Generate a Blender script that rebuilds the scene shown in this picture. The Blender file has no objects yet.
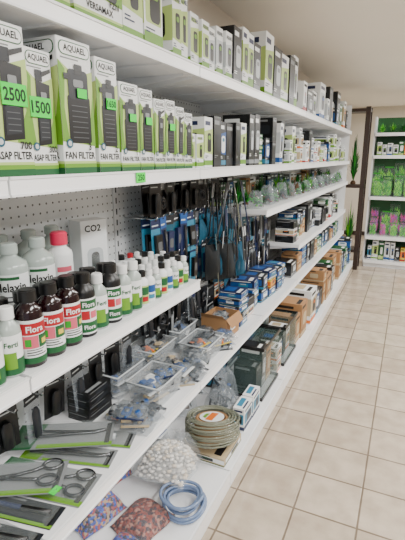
import bpy, math, random
from mathutils import Vector, Matrix
R = random.Random(7)
COL = bpy.context.scene.collection

# ---------------------------------------------------------------- materials
def lin(c):
    return tuple(((v/255.0)/12.92 if v/255.0 <= 0.04045 else ((v/255.0+0.055)/1.055)**2.4) for v in c)
MATS = {}
def mat(name, rgb, rough=0.5, metal=0.0, var=0.06, trans=0.0, alpha=1.0, emit=0.0, scale=12.0, bump=0.0):
    if name in MATS: return MATS[name]
    m = bpy.data.materials.new(name); m.use_nodes = True
    nt = m.node_tree; b = nt.nodes["Principled BSDF"]
    c = lin(rgb)
    tc = nt.nodes.new("ShaderNodeTexCoord"); nz = nt.nodes.new("ShaderNodeTexNoise")
    nz.inputs["Scale"].default_value = scale; nz.inputs["Detail"].default_value = 3
    nt.links.new(tc.outputs["Object"], nz.inputs["Vector"])
    mx = nt.nodes.new("ShaderNodeMix"); mx.data_type = 'RGBA'
    mx.inputs[6].default_value = tuple(v*(1-var) for v in c)+(1,)
    mx.inputs[7].default_value = tuple(min(1, v*(1+var)) for v in c)+(1,)
    nt.links.new(nz.outputs["Fac"], mx.inputs[0]); nt.links.new(mx.outputs[2], b.inputs["Base Color"])
    b.inputs["Roughness"].default_value = rough; b.inputs["Metallic"].default_value = metal
    b.inputs["Transmission Weight"].default_value = trans; b.inputs["Alpha"].default_value = alpha
    if emit > 0:
        b.inputs["Emission Color"].default_value = c+(1,); b.inputs["Emission Strength"].default_value = emit
    if bump > 0:
        bp = nt.nodes.new("ShaderNodeBump"); bp.inputs["Strength"].default_value = bump; bp.inputs["Distance"].default_value = 0.01
        nt.links.new(nz.outputs["Fac"], bp.inputs["Height"]); nt.links.new(bp.outputs["Normal"], b.inputs["Normal"])
    MATS[name] = m; return m
def voro(name, cols, scale, rough=0.6, bump=0.6, rand=1.0):
    m = bpy.data.materials.new(name); m.use_nodes = True; nt = m.node_tree; b = nt.nodes["Principled BSDF"]
    tc = nt.nodes.new("ShaderNodeTexCoord"); v = nt.nodes.new("ShaderNodeTexVoronoi"); v.inputs["Scale"].default_value = scale
    nt.links.new(tc.outputs["Object"], v.inputs["Vector"])
    sp = nt.nodes.new("ShaderNodeSeparateColor"); nt.links.new(v.outputs["Color"], sp.inputs[0])
    cr = nt.nodes.new("ShaderNodeValToRGB"); cr.color_ramp.interpolation = 'CONSTANT'
    els = cr.color_ramp.elements
    while len(els) < len(cols): els.new(0.5)
    for i, c in enumerate(cols):
        els[i].position = i/len(cols); els[i].color = lin(c)+(1,)
    nt.links.new(sp.outputs[0], cr.inputs[0]); nt.links.new(cr.outputs[0], b.inputs["Base Color"])
    bp = nt.nodes.new("ShaderNodeBump"); bp.inputs["Strength"].default_value = bump; bp.inputs["Distance"].default_value = 0.01; bp.invert = True
    nt.links.new(v.outputs["Distance"], bp.inputs["Height"]); nt.links.new(bp.outputs["Normal"], b.inputs["Normal"])
    b.inputs["Roughness"].default_value = rough
    MATS[name] = m; return m

WHITE = mat("white_enamel", (234,236,238), 0.35, var=0.02)
RAIL = mat("white_rail", (248,249,250), 0.3, var=0.02)
PAPER = mat("white_card", (230,233,233), 0.45, var=0.03)
GREY = mat("grey_card", (130,134,136), 0.5)
MGREY = mat("mid_grey_print", (84,88,92), 0.5)
LGREY = mat("light_grey_print", (188,194,197), 0.5)
BLACK = mat("black_plastic", (12,13,15), 0.35)
DARK = mat("dark_print", (30,34,40), 0.4)
GREEN = mat("green_print", (104,154,38), 0.45)
LGREEN = mat("light_green_print", (176,200,116), 0.45)
DGREEN = mat("dark_green_print", (22,88,46), 0.45)
NEON = mat("neon_green_tag", (40,225,60), 0.6, var=0.02)
INK = mat("black_ink", (8,8,10), 0.6)
NAVY = mat("navy_print", (20,34,74), 0.45)
BLUE = mat("blue_print", (20,76,142), 0.4)
CYAN = mat("cyan_print", (48,124,156), 0.4)
TEAL = mat("teal_print", (20,84,106), 0.4)
RED = mat("red_print", (168,16,32), 0.45)
ROSE = mat("rose_print", (206,92,110), 0.45)
PINK = mat("pink_plastic", (222,40,84), 0.4)
ORANGE = mat("orange_print", (216,110,34), 0.45)
YELLOW = mat("yellow_print", (214,190,70), 0.45)
BROWN = mat("brown_cardboard", (162,122,82), 0.8)
TAN = mat("tan_print", (186,168,134), 0.6)
MAROON = mat("dark_red_liquid", (28,8,12), 0.1)
MILK = mat("milky_bottle", (192,204,198), 0.2, var=0.05, trans=0.25)
STEEL = mat("steel", (190,192,195), 0.25, metal=1.0)
DSTEEL = mat("dark_steel", (96,98,102), 0.22, metal=1.0)
CLEAR = mat("clear_plastic", (225,232,236), 0.08, alpha=0.18)
THIN = mat("thin_clear_bag", (225,235,235), 0.1, alpha=0.08)
BAGF = mat("pebble_bag_film", (220,228,234), 0.08, alpha=0.16, scale=24, bump=0.9)
FILM = mat("plastic_film", (176,186,194), 0.1, alpha=0.22, scale=30, bump=0.9)
TUBE = mat("clear_hose", (138,142,124), 0.12, alpha=0.62)
BTUBE = mat("blue_hose", (112,132,166), 0.18)
GLASS = mat("tank_glass", (110,135,130), 0.03, alpha=0.16)
WOOD = mat("dark_wood", (48,32,24), 0.45, var=0.25, scale=20)
DRIFT = mat("driftwood", (88,64,42), 0.85, var=0.3, scale=30)
NETB = mat("blue_net_fabric", (20,84,112), 0.8, alpha=0.88)
NETG = mat("green_net_fabric", (22,72,64), 0.8, alpha=0.88)
NETK = mat("black_net_fabric", (22,26,28), 0.8, alpha=0.92)
LEAF = [mat("leaf_green", (34,152,28), 0.5, var=0.3), mat("leaf_lime", (120,206,40), 0.5, var=0.3),
        mat("leaf_pink", (214,50,140), 0.5, var=0.3), mat("leaf_dark", (16,78,30), 0.5, var=0.3), mat("leaf_red", (130,40,32), 0.5, var=0.3), mat("leaf_purple", (160,70,175), 0.5, var=0.3)]
GRAVEL = voro("red_gravel", [(112,30,26),(138,56,44),(72,22,26),(160,110,96),(50,32,50)], 100)
BGRAVEL = voro("blue_gravel", [(24,56,150),(150,50,60),(50,84,176),(170,140,110),(40,30,52)], 100)
PEBS = [mat("pebble_white", (236,232,224), 0.35, var=0.08, scale=40),mat("pebble_cream", (222,208,186), 0.35, var=0.08, scale=40),mat("pebble_grey", (186,184,180), 0.35, var=0.08, scale=40)]

# ---------------------------------------------------------------- mesh builder
_T = {}
def text_geo(s):
    if s in _T: return _T[s]
    cu = bpy.data.curves.new("t", 'FONT'); cu.body = s; cu.resolution_u = 2; cu.offset = 0.022
    ob = bpy.data.objects.new("t", cu); COL.objects.link(ob); bpy.context.view_layer.update()
    dg = bpy.context.evaluated_depsgraph_get(); me = bpy.data.meshes.new_from_object(ob.evaluated_get(dg))
    vs = [(v.co.x, v.co.y) for v in me.vertices]; fs = [tuple(p.vertices) for p in me.polygons]
    bpy.data.objects.remove(ob); bpy.data.curves.remove(cu); bpy.data.meshes.remove(me)
    x0 = min(v[0] for v in vs); x1 = max(v[0] for v in vs); y0 = min(v[1] for v in vs); y1 = max(v[1] for v in vs)
    h = y1-y0
    vs = [((x-(x0+x1)/2)/h, (y-(y0+y1)/2)/h) for x, y in vs]
    _T[s] = (vs, fs, (x1-x0)/h); return _T[s]

class MB:
    def __init__(s): s.v=[]; s.f=[]; s.m=[]; s.sm=[]; s.mats=[]; s.M=Matrix.Identity(4)
    def mi(s, m):
        if m not in s.mats: s.mats.append(m)
        return s.mats.index(m)
    def add(s, vs, fs, m, smooth=False):
        o=len(s.v); s.v += [tuple(s.M @ Vector(v)) for v in vs]; i=s.mi(m)
        for f in fs: s.f.append(tuple(o+k for k in f)); s.m.append(i); s.sm.append(smooth)
    def box(s, x0,x1,y0,y1,z0,z1,m):
        s.add([(x0,y0,z0),(x1,y0,z0),(x1,y1,z0),(x0,y1,z0),(x0,y0,z1),(x1,y0,z1),(x1,y1,z1),(x0,y1,z1)],
              [(0,3,2,1),(4,5,6,7),(0,1,5,4),(1,2,6,5),(2,3,7,6),(3,0,4,7)], m)
    def cbox(s, w,d,h,m,c=0.002,z=0.0):
        x=w/2; y=d/2
        p=[(-x+c,-y),(x-c,-y),(x,-y+c),(x,y-c),(x-c,y),(-x+c,y),(-x,y-c),(-x,-y+c)]
        s.prism(p,z,z+h,m)
    def prism(s, p, z0, z1, m, smooth=False):
        n=len(p); vs=[(a,b,z0) for a,b in p]+[(a,b,z1) for a,b in p]
        s.add(vs,[tuple(range(n-1,-1,-1)),tuple(range(n,2*n))],m)
        s.add(vs,[(i,(i+1)%n,n+(i+1)%n,n+i) for i in range(n)],m,smooth)
    def poly(s, pts, y, m): # pts (x,z) ccw seen from -Y
        s.add([(a,y,b) for a,b in pts],[tuple(range(len(pts)))],m)
    def rect(s,x0,x1,z0,z1,y,m): s.poly([(x0,z0),(x1,z0),(x1,z1),(x0,z1)],y,m)
    def rrect(s,cx,cz,w,h,r,y,m,n=4):
        pts=[]
        for (sx,sz,a0) in ((1,-1,-90),(1,1,0),(-1,1,90),(-1,-1,180)):
            for i in range(n+1):
                a=math.radians(a0+90*i/n); pts.append((cx+sx*(w/2-r)+r*math.cos(a), cz+sz*(h/2-r)+r*math.sin(a)))
        s.poly(pts,y,m)
    def text(s,t,cx,cz,h,y,m,maxw=None,cyl=None):
        vs,fs,w=text_geo(t); k=h
        if maxw and w*h>maxw: k=maxw/w
        if cyl:
            s.add([(cyl*math.sin((cx+a*k)/cyl),-cyl*math.cos((cx+a*k)/cyl),cz+b*h) for a,b in vs],fs,m)
        else: s.add([(cx+a*k,y,cz+b*h) for a,b in vs],fs,m)
    def lathe(s,prof,m,n=20,cx=0,cy=0,sy=1.0):
        vs=[];fs=[]
        for r,z in prof:
            for i in range(n):
                a=2*math.pi*i/n; vs.append((cx+r*math.cos(a),cy+r*sy*math.sin(a),z))
        for j in range(len(prof)-1):
            for i in range(n): fs.append((j*n+i,j*n+(i+1)%n,(j+1)*n+(i+1)%n,(j+1)*n+i))
        s.add(vs,fs,m,True)
        s.add(vs[:n],[tuple(range(n-1,-1,-1))],m); s.add(vs[-n:],[tuple(range(n))],m)
    def cyl(s,r,a0,a1,z0,z1,m,n=12):
        vs=[];fs=[]
        for i in range(n+1):
            a=math.radians(a0+(a1-a0)*i/n)
            vs += [(r*math.sin(a),-r*math.cos(a),z0),(r*math.sin(a),-r*math.cos(a),z1)]
        for i in range(n): fs.append((2*i,2*i+2,2*i+3,2*i+1))
        s.add(vs,fs,m,True)
    def tube(s,path,r,m,n=6,closed=False):
        P=[Vector(p) for p in path]; L=len(P); vs=[];fs=[]
        for i,p in enumerate(P):
            a=P[(i-1)%L] if (closed or i>0) else p; b=P[(i+1)%L] if (closed or i<L-1) else p
            t=(b-a).normalized() if (b-a).length>1e-9 else Vector((0,0,1))
            u=t.cross(Vector((0,0,1)))
            if u.length<0.1: u=t.cross(Vector((0,1,0)))
            u.normalize(); w=t.cross(u)
            for k in range(n):
                an=2*math.pi*k/n; vs.append(tuple(p+r*(math.cos(an)*u+math.sin(an)*w)))
        for i in range(L if closed else L-1):
            j=(i+1)%L
            for k in range(n): fs.append((i*n+k,i*n+(k+1)%n,j*n+(k+1)%n,j*n+k))
        if not closed: fs += [tuple(range(n-1,-1,-1)),tuple(range((L-1)*n,L*n))]
        s.add(vs,fs,m,True)
    def pebble(s,x,y,z,r,m,rr):
        a0=rr.uniform(0,6); n=8; vs=[(x,y,z-r*.7)]
        for zz,k in ((-.4,.8),(.1,1),(.5,.75)):
            for i in range(n):
                a=a0+i*2*math.pi/n; vs.append((x+r*k*1.2*math.cos(a)*math.cos(a0)-r*k*.85*math.sin(a)*math.sin(a0),y+r*k*1.2*math.cos(a)*math.sin(a0)+r*k*.85*math.sin(a)*math.cos(a0),z+zz*r))
        vs.append((x,y,z+r*.7)); fs=[]
        for i in range(n):
            j=(i+1)%n; fs+=[(0,1+j,1+i),(1+i,1+j,1+n+j,1+n+i),(1+n+i,1+n+j,1+2*n+j,1+2*n+i),(1+2*n+i,1+2*n+j,1+3*n)]
        s.add(vs,fs,m,True)
    def build(s,name):
        me=bpy.data.meshes.new(name); me.from_pydata(s.v,[],s.f)
        for m in s.mats: me.materials.append(m)
        me.polygons.foreach_set("material_index",s.m); me.polygons.foreach_set("use_smooth",s.sm); me.update(); return me

def obj(name, mesh, parent=None, loc=(0,0,0), rot=(0,0,0), label=None):
    o=bpy.data.objects.new(name,mesh); COL.objects.link(o); o.parent=parent; o.location=loc; o.rotation_euler=rot
    if label: o["label"]=label
    return o
def thing(name, mesh, loc, rot=90, label="", cat="", group=None, parts=(), tilt=(0,0), kind=None):
    o=obj(name,mesh,None,loc,(tilt[0],tilt[1],math.radians(rot)))
    w=label.split(); o["label"]=" ".join(w[:12]); o["category"]=cat
    if group: o["group"]=group
    if kind: o["kind"]=kind
    for p in parts:
        c=obj(p[0],p[1],o,p[2] if len(p)>2 else (0,0,0))
        if len(p)>3 and p[3]: c["label"]=p[3]
    return o
def structure(name, mesh):
    o=obj(name,mesh); o["kind"]="structure"; return o

# ---------------------------------------------------------------- room
CEIL=2.5
def tile_mat():
    m=bpy.data.materials.new("ceramic_floor_tiles"); m.use_nodes=True; nt=m.node_tree; b=nt.nodes["Principled BSDF"]
    tc=nt.nodes.new("ShaderNodeTexCoord"); mp=nt.nodes.new("ShaderNodeMapping"); mp.inputs["Location"].default_value=(0.05,0.17,0)
    br=nt.nodes.new("ShaderNodeTexBrick"); br.offset=0.0; br.squash=1.0
    br.inputs["Scale"].default_value=1.0; br.inputs["Brick Width"].default_value=0.275; br.inputs["Row Height"].default_value=0.265
    br.inputs["Mortar Size"].default_value=0.0055; br.inputs["Mortar Smooth"].default_value=0.4; br.inputs["Bias"].default_value=0.0
    br.inputs["Color1"].default_value=lin((200,186,168))+(1,); br.inputs["Color2"].default_value=lin((184,169,150))+(1,)
    br.inputs["Mortar"].default_value=lin((124,110,94))+(1,)
    nt.links.new(tc.outputs["Object"],mp.inputs[0]); nt.links.new(mp.outputs[0],br.inputs["Vector"])
    nz=nt.nodes.new("ShaderNodeTexNoise"); nz.inputs["Scale"].default_value=9; nz.inputs["Detail"].default_value=7; nt.links.new(tc.outputs["Object"],nz.inputs["Vector"])
    cr=nt.nodes.new("ShaderNodeValToRGB"); cr.color_ramp.elements[0].position=0.32; cr.color_ramp.elements[0].color=(0.76,0.74,0.72,1); cr.color_ramp.elements[1].position=0.68; cr.color_ramp.elements[1].color=(1,1,1,1)
    nt.links.new(nz.outputs["Fac"],cr.inputs[0])
    mx=nt.nodes.new("ShaderNodeMix"); mx.data_type='RGBA'; mx.blend_type='MULTIPLY'; mx.inputs[0].default_value=1
    nt.links.new(br.outputs["Color"],mx.inputs[6]); nt.links.new(cr.outputs[0],mx.inputs[7]); nt.links.new(mx.outputs[2],b.inputs["Base Color"])
    b.inputs["Roughness"].default_value=0.15
    bp=nt.nodes.new("ShaderNodeBump"); bp.invert=True; bp.inputs["Strength"].default_value=0.4; bp.inputs["Distance"].default_value=0.003
    nt.links.new(br.outputs["Fac"],bp.inputs["Height"]); nt.links.new(bp.outputs[0],b.inputs["Normal"])
    return m
def peg_mat():
    m=bpy.data.materials.new("perforated_panel"); m.use_nodes=True; nt=m.node_tree; b=nt.nodes["Principled BSDF"]
    tc=nt.nodes.new("ShaderNodeTexCoord"); sx=nt.nodes.new("ShaderNodeSeparateXYZ"); nt.links.new(tc.outputs["Object"],sx.inputs[0])
    def mth(op,a,bv=None):
        n=nt.nodes.new("ShaderNodeMath"); n.operation=op
        for i,v in enumerate((a,bv)):
            if v is None: continue
            if isinstance(v,(int,float)): n.inputs[i].default_value=v
            else: nt.links.new(v,n.inputs[i])
        return n.outputs[0]
    u=mth('SUBTRACT',mth('FRACT',mth('DIVIDE',sx.outputs["Y"],0.032)),0.5)
    v=mth('SUBTRACT',mth('FRACT',mth('DIVIDE',sx.outputs["Z"],0.032)),0.5)
    d=mth('SQRT',mth('ADD',mth('MULTIPLY',u,u),mth('MULTIPLY',v,v)))
    k=mth('LESS_THAN',d,0.12)
    mx=nt.nodes.new("ShaderNodeMix"); mx.data_type='RGBA'; mx.inputs[6].default_value=lin((232,236,238))+(1,); mx.inputs[7].default_value=lin((90,92,96))+(1,)
    nt.links.new(k,mx.inputs[0]); nt.links.new(mx.outputs[2],b.inputs["Base Color"]); b.inputs["Roughness"].default_value=0.45
    return m
PEG=peg_mat()
WALL=mat("wall_paint",(222,214,202),0.85,var=0.04,scale=3)
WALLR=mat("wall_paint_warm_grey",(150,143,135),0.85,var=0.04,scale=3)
CEILM=mat("ceiling_paint",(246,241,232),0.9,var=0.03,scale=2)
def slab(x0,x1,y0,y1,z0,z1,m,n):
    b=MB(); b.box(x0,x1,y0,y1,z0,z1,m); return b.build(n)
structure("floor",slab(-1.35,3.0,-2.5,9.6,-0.06,0,tile_mat(),"floor"))
structure("ceiling",slab(-1.35,3.0,-2.5,9.6,CEIL,CEIL+0.06,CEILM,"ceiling"))
structure("wall_left",slab(-1.35,-1.25,-2.5,9.6,0,CEIL,WALL,"wall"))
structure("wall_far",slab(-1.25,3.0,9.5,9.6,0,CEIL,WALL,"wall"))
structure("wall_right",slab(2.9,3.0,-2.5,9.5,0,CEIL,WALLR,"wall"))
structure("baseboard_far",slab(-1.25,2.9,9.48,9.5,0,0.08,WOOD,"baseboard"))

# ---------------------------------------------------------------- shelving run
ZT,Z2,Z3,Z4,ZB,ZM,ZL=1.88,1.51,1.06,0.59,0.18,1.25,0.88
XF,XB=-0.75,-1.165
W=0.92
def shelf_mesh():
    b=MB(); b.box(XB,XF-0.002,0.006,W-0.006,-0.028,0,WHITE)
    for y in (0.22,0.46,0.70): b.box(XB+0.02,XF-0.02,y-0.015,y+0.015,-0.034,-0.028,WHITE)
    return b.build("shelf")
def rail_mesh():
    b=MB(); b.box(XF-0.002,XF+0.004,0.003,W-0.003,-0.040,0.002,RAIL); b.box(XF+0.004,XF+0.007,0.003,W-0.003,-0.004,0.002,WHITE)
    b.box(XF+0.004,XF+0.007,0.003,W-0.003,-0.040,-0.035,WHITE)
    return b.build("price_rail")
def bracket_mesh():
    b=MB(); vs=[(XB,-0.028),(XF-0.05,-0.028),(XF-0.05,-0.036),(XB,-0.085)]
    y=0.004
    b.add([(a,0,z) for a,z in vs]+[(a,y,z) for a,z in vs],[(0,1,2,3),(7,6,5,4),(0,4,5,1),(1,5,6,2),(2,6,7,3),(3,7,4,0)],WHITE)
    return b.build("shelf_bracket")
SH,RL,BK=shelf_mesh(),rail_mesh(),bracket_mesh()
b=MB(); b.box(-1.2,-1.165,0.003,0.038,0,2.2,WHITE)
for i in range(40): b.box(-1.165,-1.1645,0.016,0.024,0.25+i*0.048,0.275+i*0.048,DARK)
UP=b.build("upright")
b=MB(); b.box(-1.18,-1.168,0.039,W-0.003,0.02,2.18,PEG); PN=b.build("back_panel")
b=MB(); b.box(-1.165,-0.602,0.004,W-0.004,ZB-0.03,ZB,WHITE); b.box(-0.640,-0.636,0.004,W-0.004,0,ZB-0.031,WHITE); BD=b.build("base_deck")
b=MB(); b.box(-0.602,-0.596,0.003,W-0.003,ZB-0.075,ZB+0.002,RAIL); b.box(-0.596,-0.593,0.003,W-0.003,ZB-0.005,ZB+0.002,WHITE); BR=b.build("base_rail")
b=MB(); b.tube([(-1.168,0,0.01),(-1.155,0,0),(-0.99,0,0),(-0.985,0,0.012)],0.0028,STEEL,6); HK=b.build("peg_hook")
bays=[(-0.26,[ZT,Z2,Z3,Z4]),(0.66,[ZT,Z2,Z3,Z4]),(1.58,[ZT,Z2,Z4]),(2.5,[ZT,Z2,ZM,Z4]),(3.42,[ZT,Z2,ZM,ZL,Z4]),(4.34,[ZT,Z2,ZM,ZL,Z4]),(5.26,[ZT,Z2,ZM,ZL,Z4])]
UNITS=[]
for y0,hs in bays:
    u=obj("shelving_unit",None,None,(0,y0,0)); u["label"]="white metal shop shelving bay with perforated back panel"; u["category"]="shelving unit"; u["group"]="row of white shelving bays"
    UNITS.append(u)
    obj("upright",UP,u); obj("back_panel",PN,u); bd=obj("base_deck",BD,u); obj("price_rail",BR,bd)
    for z in hs:
        s=obj("shelf",SH,u,(0,0,z)); obj("price_rail",RL,s); obj("bracket",BK,s,(0,0.04,0)); obj("bracket",BK,s,(0,W-0.03,0))
b=MB(); b.box(-1.2,-0.77,W+0.002,W+0.012,0,2.2,WHITE); obj("end_panel",b.build("end_panel"),UNITS[-1])

# ---------------------------------------------------------------- printed boxes
def filter_face(m,Wd,H,y,title,num,var=0):
    e=0.0005
    m.rect(-Wd/2,Wd/2,0,H*0.05,y-e,DGREEN); m.rect(-Wd/2,Wd/2,H*0.05,H*0.08,y-e,GREEN); m.rect(-Wd/2,Wd/2,H*0.08,H*0.10,y-e,LGREEN)
    m.poly([(-Wd/2,H*0.25),(Wd/2,H*0.22),(Wd/2,H*0.80),(0,H*0.74),(-Wd/2,H*0.84)],y-e,LGREEN)
    m.poly([(-Wd/2,H*0.25),(-Wd*0.30,H*0.245),(-Wd*0.40,H*0.5),(-Wd*0.32,H*0.78),(-Wd/2,H*0.84)],y-2*e,GREEN)
    m.poly([(Wd/2,H*0.22),(Wd/2,H*0.66),(Wd*0.40,H*0.45),(Wd*.1,H*.24)],y-2*e,GREEN)
    m.rrect(0,H*0.93,Wd*0.90,H*0.10,H*0.045,y-2*e,DGREEN); m.rrect(0,H*0.93,Wd*0.86,H*0.086,H*0.04,y-3*e,PAPER)
    m.text("AQUAEL",0,H*0.93,H*0.055,y-4*e,INK,Wd*0.76)
    m.rect(-Wd*.42,Wd*.1,H*.855,H*.865,y-e,GREY)
    if var==0: # upright canister with cage
        m.rrect(Wd*0.04,H*0.42,Wd*0.68,H*0.36,Wd*0.07,y-3*e,BLACK); m.rrect(Wd*0.04,H*0.68,Wd*0.60,H*0.22,Wd*0.09,y-4*e,DARK)
        m.rrect(Wd*0.06,H*0.79,Wd*0.24,H*0.08,Wd*0.03,y-5*e,BLACK); m.rrect(-Wd*0.28,H*0.73,Wd*0.2,H*0.045,Wd*0.02,y-5*e,BLACK)
        m.rrect(Wd*0.04,H*0.69,Wd*0.30,H*0.055,Wd*0.04,y-5*e,GREY)
        for i in range(7): m.rect(-Wd*0.2,Wd*0.28,H*(0.28+i*0.04),H*(0.286+i*0.04),y-5*e,MGREY)
    else: # slim filter leaning with spray nozzle
        m.poly([(-Wd*.22,H*.24),(Wd*.30,H*.26),(Wd*.36,H*.74),(-Wd*.16,H*.76)],y-3*e,BLACK); m.poly([(-Wd*.16,H*.28),(Wd*.24,H*.30),(Wd*.26,H*.52),(-Wd*.13,H*.51)],y-4*e,DARK)
        m.rrect(-Wd*.04,H*.80,Wd*.26,H*.09,Wd*.03,y-4*e,DARK); m.poly([(Wd*.05,H*.79),(Wd*.42,H*.84),(Wd*.42,H*.87),(Wd*.05,H*.83)],y-5*e,BLACK)
        for i in range(5): m.rect(-Wd*0.1,Wd*0.22,H*(0.31+i*0.04),H*(0.316+i*0.04),y-5*e,MGREY)
        m.rrect(Wd*.1,H*.64,Wd*.22,H*.07,Wd*.03,y-5*e,GREY)
    rb=min(Wd*.13,H*.035); m.rrect(-Wd*.33,H*.235,rb*2,rb*2,rb*.99,y-6*e,TEAL); m.rrect(-Wd*.33,H*.235,rb*1.2,rb*1.2,rb*.59,y-7*e,LGREY)
    m.text(title,0,H*0.145,H*0.055,y-2*e,INK,Wd*0.92)
    if num: m.text(num,Wd*0.3,H*0.215,H*0.055,y-6*e,INK,Wd*0.3)
def filter_box(Wd,D,H,title,num,var=0):
    m=MB(); m.cbox(Wd,D,H,PAPER); filter_face(m,Wd,H,-D/2,title,num,var)
    m.M=Matrix.Rotation(math.radians(-90),4,'Z'); filter_face(m,D,H,-Wd/2,title,num,1-var); m.M=Matrix.Identity(4)
    m.box(-Wd/2+.004,Wd/2-.004,-D/2+.003,-D/2+.0045,H,H+.0006,GREY)
    return m.build("filter_box")
def tag_mesh(t,w=0.045,h=0.03):
    m=MB(); m.box(-w/2,w/2,-0.001,0,-h/2,h/2,NEON)
    if t: m.text(t,0,0,h*0.62,-0.0014,INK,w*0.88)
    return m.build("price_tag")
TG={t:tag_mesh(t,.034,.022) for t in ("",)}
TG["250"]=tag_mesh("250",.05,.03)
TG["1650"]=tag_mesh("1650",.045,.028)
TGB={t:tag_mesh(t,0.066,0.044) for t in ("2500","1500")}

STY=[ # body, panel, stripe, picture, ink
 (PAPER,LGREEN,GREEN,BLACK,NAVY),(PAPER,LGREY,BLUE,DARK,NAVY),(BLACK,DARK,GREY,LGREY,PAPER),(PAPER,CYAN,NAVY,BLACK,NAVY),
 (NAVY,BLUE,LGREY,CYAN,PAPER),(PAPER,TAN,ORANGE,DARK,INK),(PAPER,PAPER,RED,GREY,INK),(TAN,PAPER,DGREEN,DARK,INK),(DARK,BLUE,CYAN,PAPER,PAPER),(PAPER,LGREY,GREEN,BLACK,INK),
 (BLUE,CYAN,YELLOW,PAPER,PAPER),(YELLOW,ORANGE,RED,DARK,INK),(BROWN,BROWN,TAN,TAN,INK),(BLACK,BLACK,DARK,DARK,GREY),(DGREEN,LEAF[3],LGREEN,PAPER,PAPER)]
def gface(m,Wd,H,y,st,rng,txt=None):
    bd,pn,sp,pc,ik=STY[st]; e=0.0005; k=rng.random()
    m.rect(-Wd*0.5,Wd*0.5,H*0.04,H*(0.10+0.12*k),y-e,sp)
    if k<0.6: m.poly([(-Wd*.5,H*.3),(Wd*.5,H*.26),(Wd*.5,H*.78),(-Wd*.5,H*.72)],y-e,pn)
    else: m.rrect(0,H*.52,Wd*.84,H*.46,min(Wd,H)*.08,y-e,pn)
    a=rng.uniform(.35,.6)
    m.rrect(Wd*.08,H*.5,Wd*a,H*.38,min(Wd*a,H*.34)*.3,y-2*e,pc); m.rrect(Wd*.08,H*.6,Wd*a*.6,H*.08,min(Wd*a*.6,H*.08)*.4,y-3*e,sp)
    m.rect(-Wd*.42,Wd*(.1+.3*k),H*.84,H*.92,y-e,ik if not txt else pn)
    if txt: m.text(txt,0,H*.88,H*.08,y-2*e,ik,Wd*.86)
    for i in range(2): m.rect(-Wd*.42,-Wd*.42+Wd*rng.uniform(.2,.5),H*(.22-.035*i),H*(.235-.035*i),y-2*e,ik)
def gbox(Wd,D,H,st,rng,txt=None):
    m=MB(); m.cbox(Wd,D,H,STY[st][0],0.0015); gface(m,Wd,H,-D/2,st,rng,txt)
    m.M=Matrix.Rotation(math.radians(-90),4,'Z'); gface(m,D,H,-Wd/2,st,rng,txt); m.M=Matrix.Identity(4)
    e=.0005; z=H+e; bd,pn,sp,pc,ik=STY[st]
    m.add([(-Wd*.42,-D*.4,z),(Wd*.2,-D*.4,z),(Wd*.2,-D*.25,z),(-Wd*.42,-D*.25,z)],[(0,1,2,3)],ik)
    m.add([(-Wd*.3,-D*.1,z),(Wd*.35,-D*.1,z),(Wd*.35,D*.35,z),(-Wd*.3,D*.35,z)],[(0,1,2,3)],pn)
    return m.build("product_box")
SLAB=["white and green printed box","white and grey box","black glossy equipment box",
 "white and light blue box","navy blue printed box","white box with tan print","white box with red stripe",
 "beige box with green stripe","dark box with blue picture","white box with grey panel","bright blue printed box","yellow and orange box","plain brown cardboard box","flat black box","dark green printed box"]
def place_box(Wd,D,H,st,x,y,z,where,group,txt=None,rng=R,jit=1.5,name="product_box",rot=None):
    me=gbox(Wd,D,H,st,rng,txt)
    return thing(name,me,(x-D/2,y,z+0.0005),(90+rng.uniform(-jit,jit)) if rot is None else rot,SLAB[st]+" "+where,"box",group)

Z=lambda z:z+0.0005
FL=[ # yc,w,d,h,xf,title,num,tag,var
 (0.600,0.10,0.16,0.30,-0.775,"ASAP FILTER","500",None,1),
 (0.712,0.105,0.16,0.305,-0.775,"ASAP FILTER","700","2500",1),
 (0.814,0.082,0.14,0.275,-0.79,"ASAP FILTER","300","1500",1),
 (0.925,0.118,0.15,0.315,-0.775,"FAN FILTER","3","",0),
 (1.047,0.095,0.14,0.295,-0.775,"FAN FILTER","2","1650",0),
 (1.153,0.095,0.12,0.25,-0.775,"FAN FILTER","1","",0),
 (1.247,0.075,0.12,0.245,-0.775,"FAN FILTER","1","",0),
 (1.328,0.068,0.11,0.225,-0.775,"FAN FILTER","mini",None,1),
 (1.402,0.064,0.11,0.23,-0.775,"FAN FILTER","mini","",0),
 (1.472,0.064,0.11,0.215,-0.775,"FAN FILTER","micro",None,1),
 (1.542,0.06,0.10,0.20,-0.775,"FAN FILTER","micro",None,0)]
for yc,w,d,h,xf,t,n,tg,vr in FL:
    parts=[]
    if tg is not None:
        big = tg in TGB
        parts=[("price_tag",TGB[tg] if big else TG[tg],((w*.10 if tg=="2500" else -w*0.08) if big else w*.12,-d/2-0.0045,h*(0.55 if big else .62)),"neon green price sticker")]
    thing("filter_box",filter_box(w,d,h,t,n,vr),(xf-d/2,yc,Z(Z2)),90+R.uniform(-2,2),"white and green box picturing a black submersible aquarium filter","box","filter boxes on the second shelf",parts)
thing("price_tag",TG["250"],(XF+0.0085,1.15,Z2-0.018),90,"neon green price label on the shelf edge","price tag")

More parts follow.
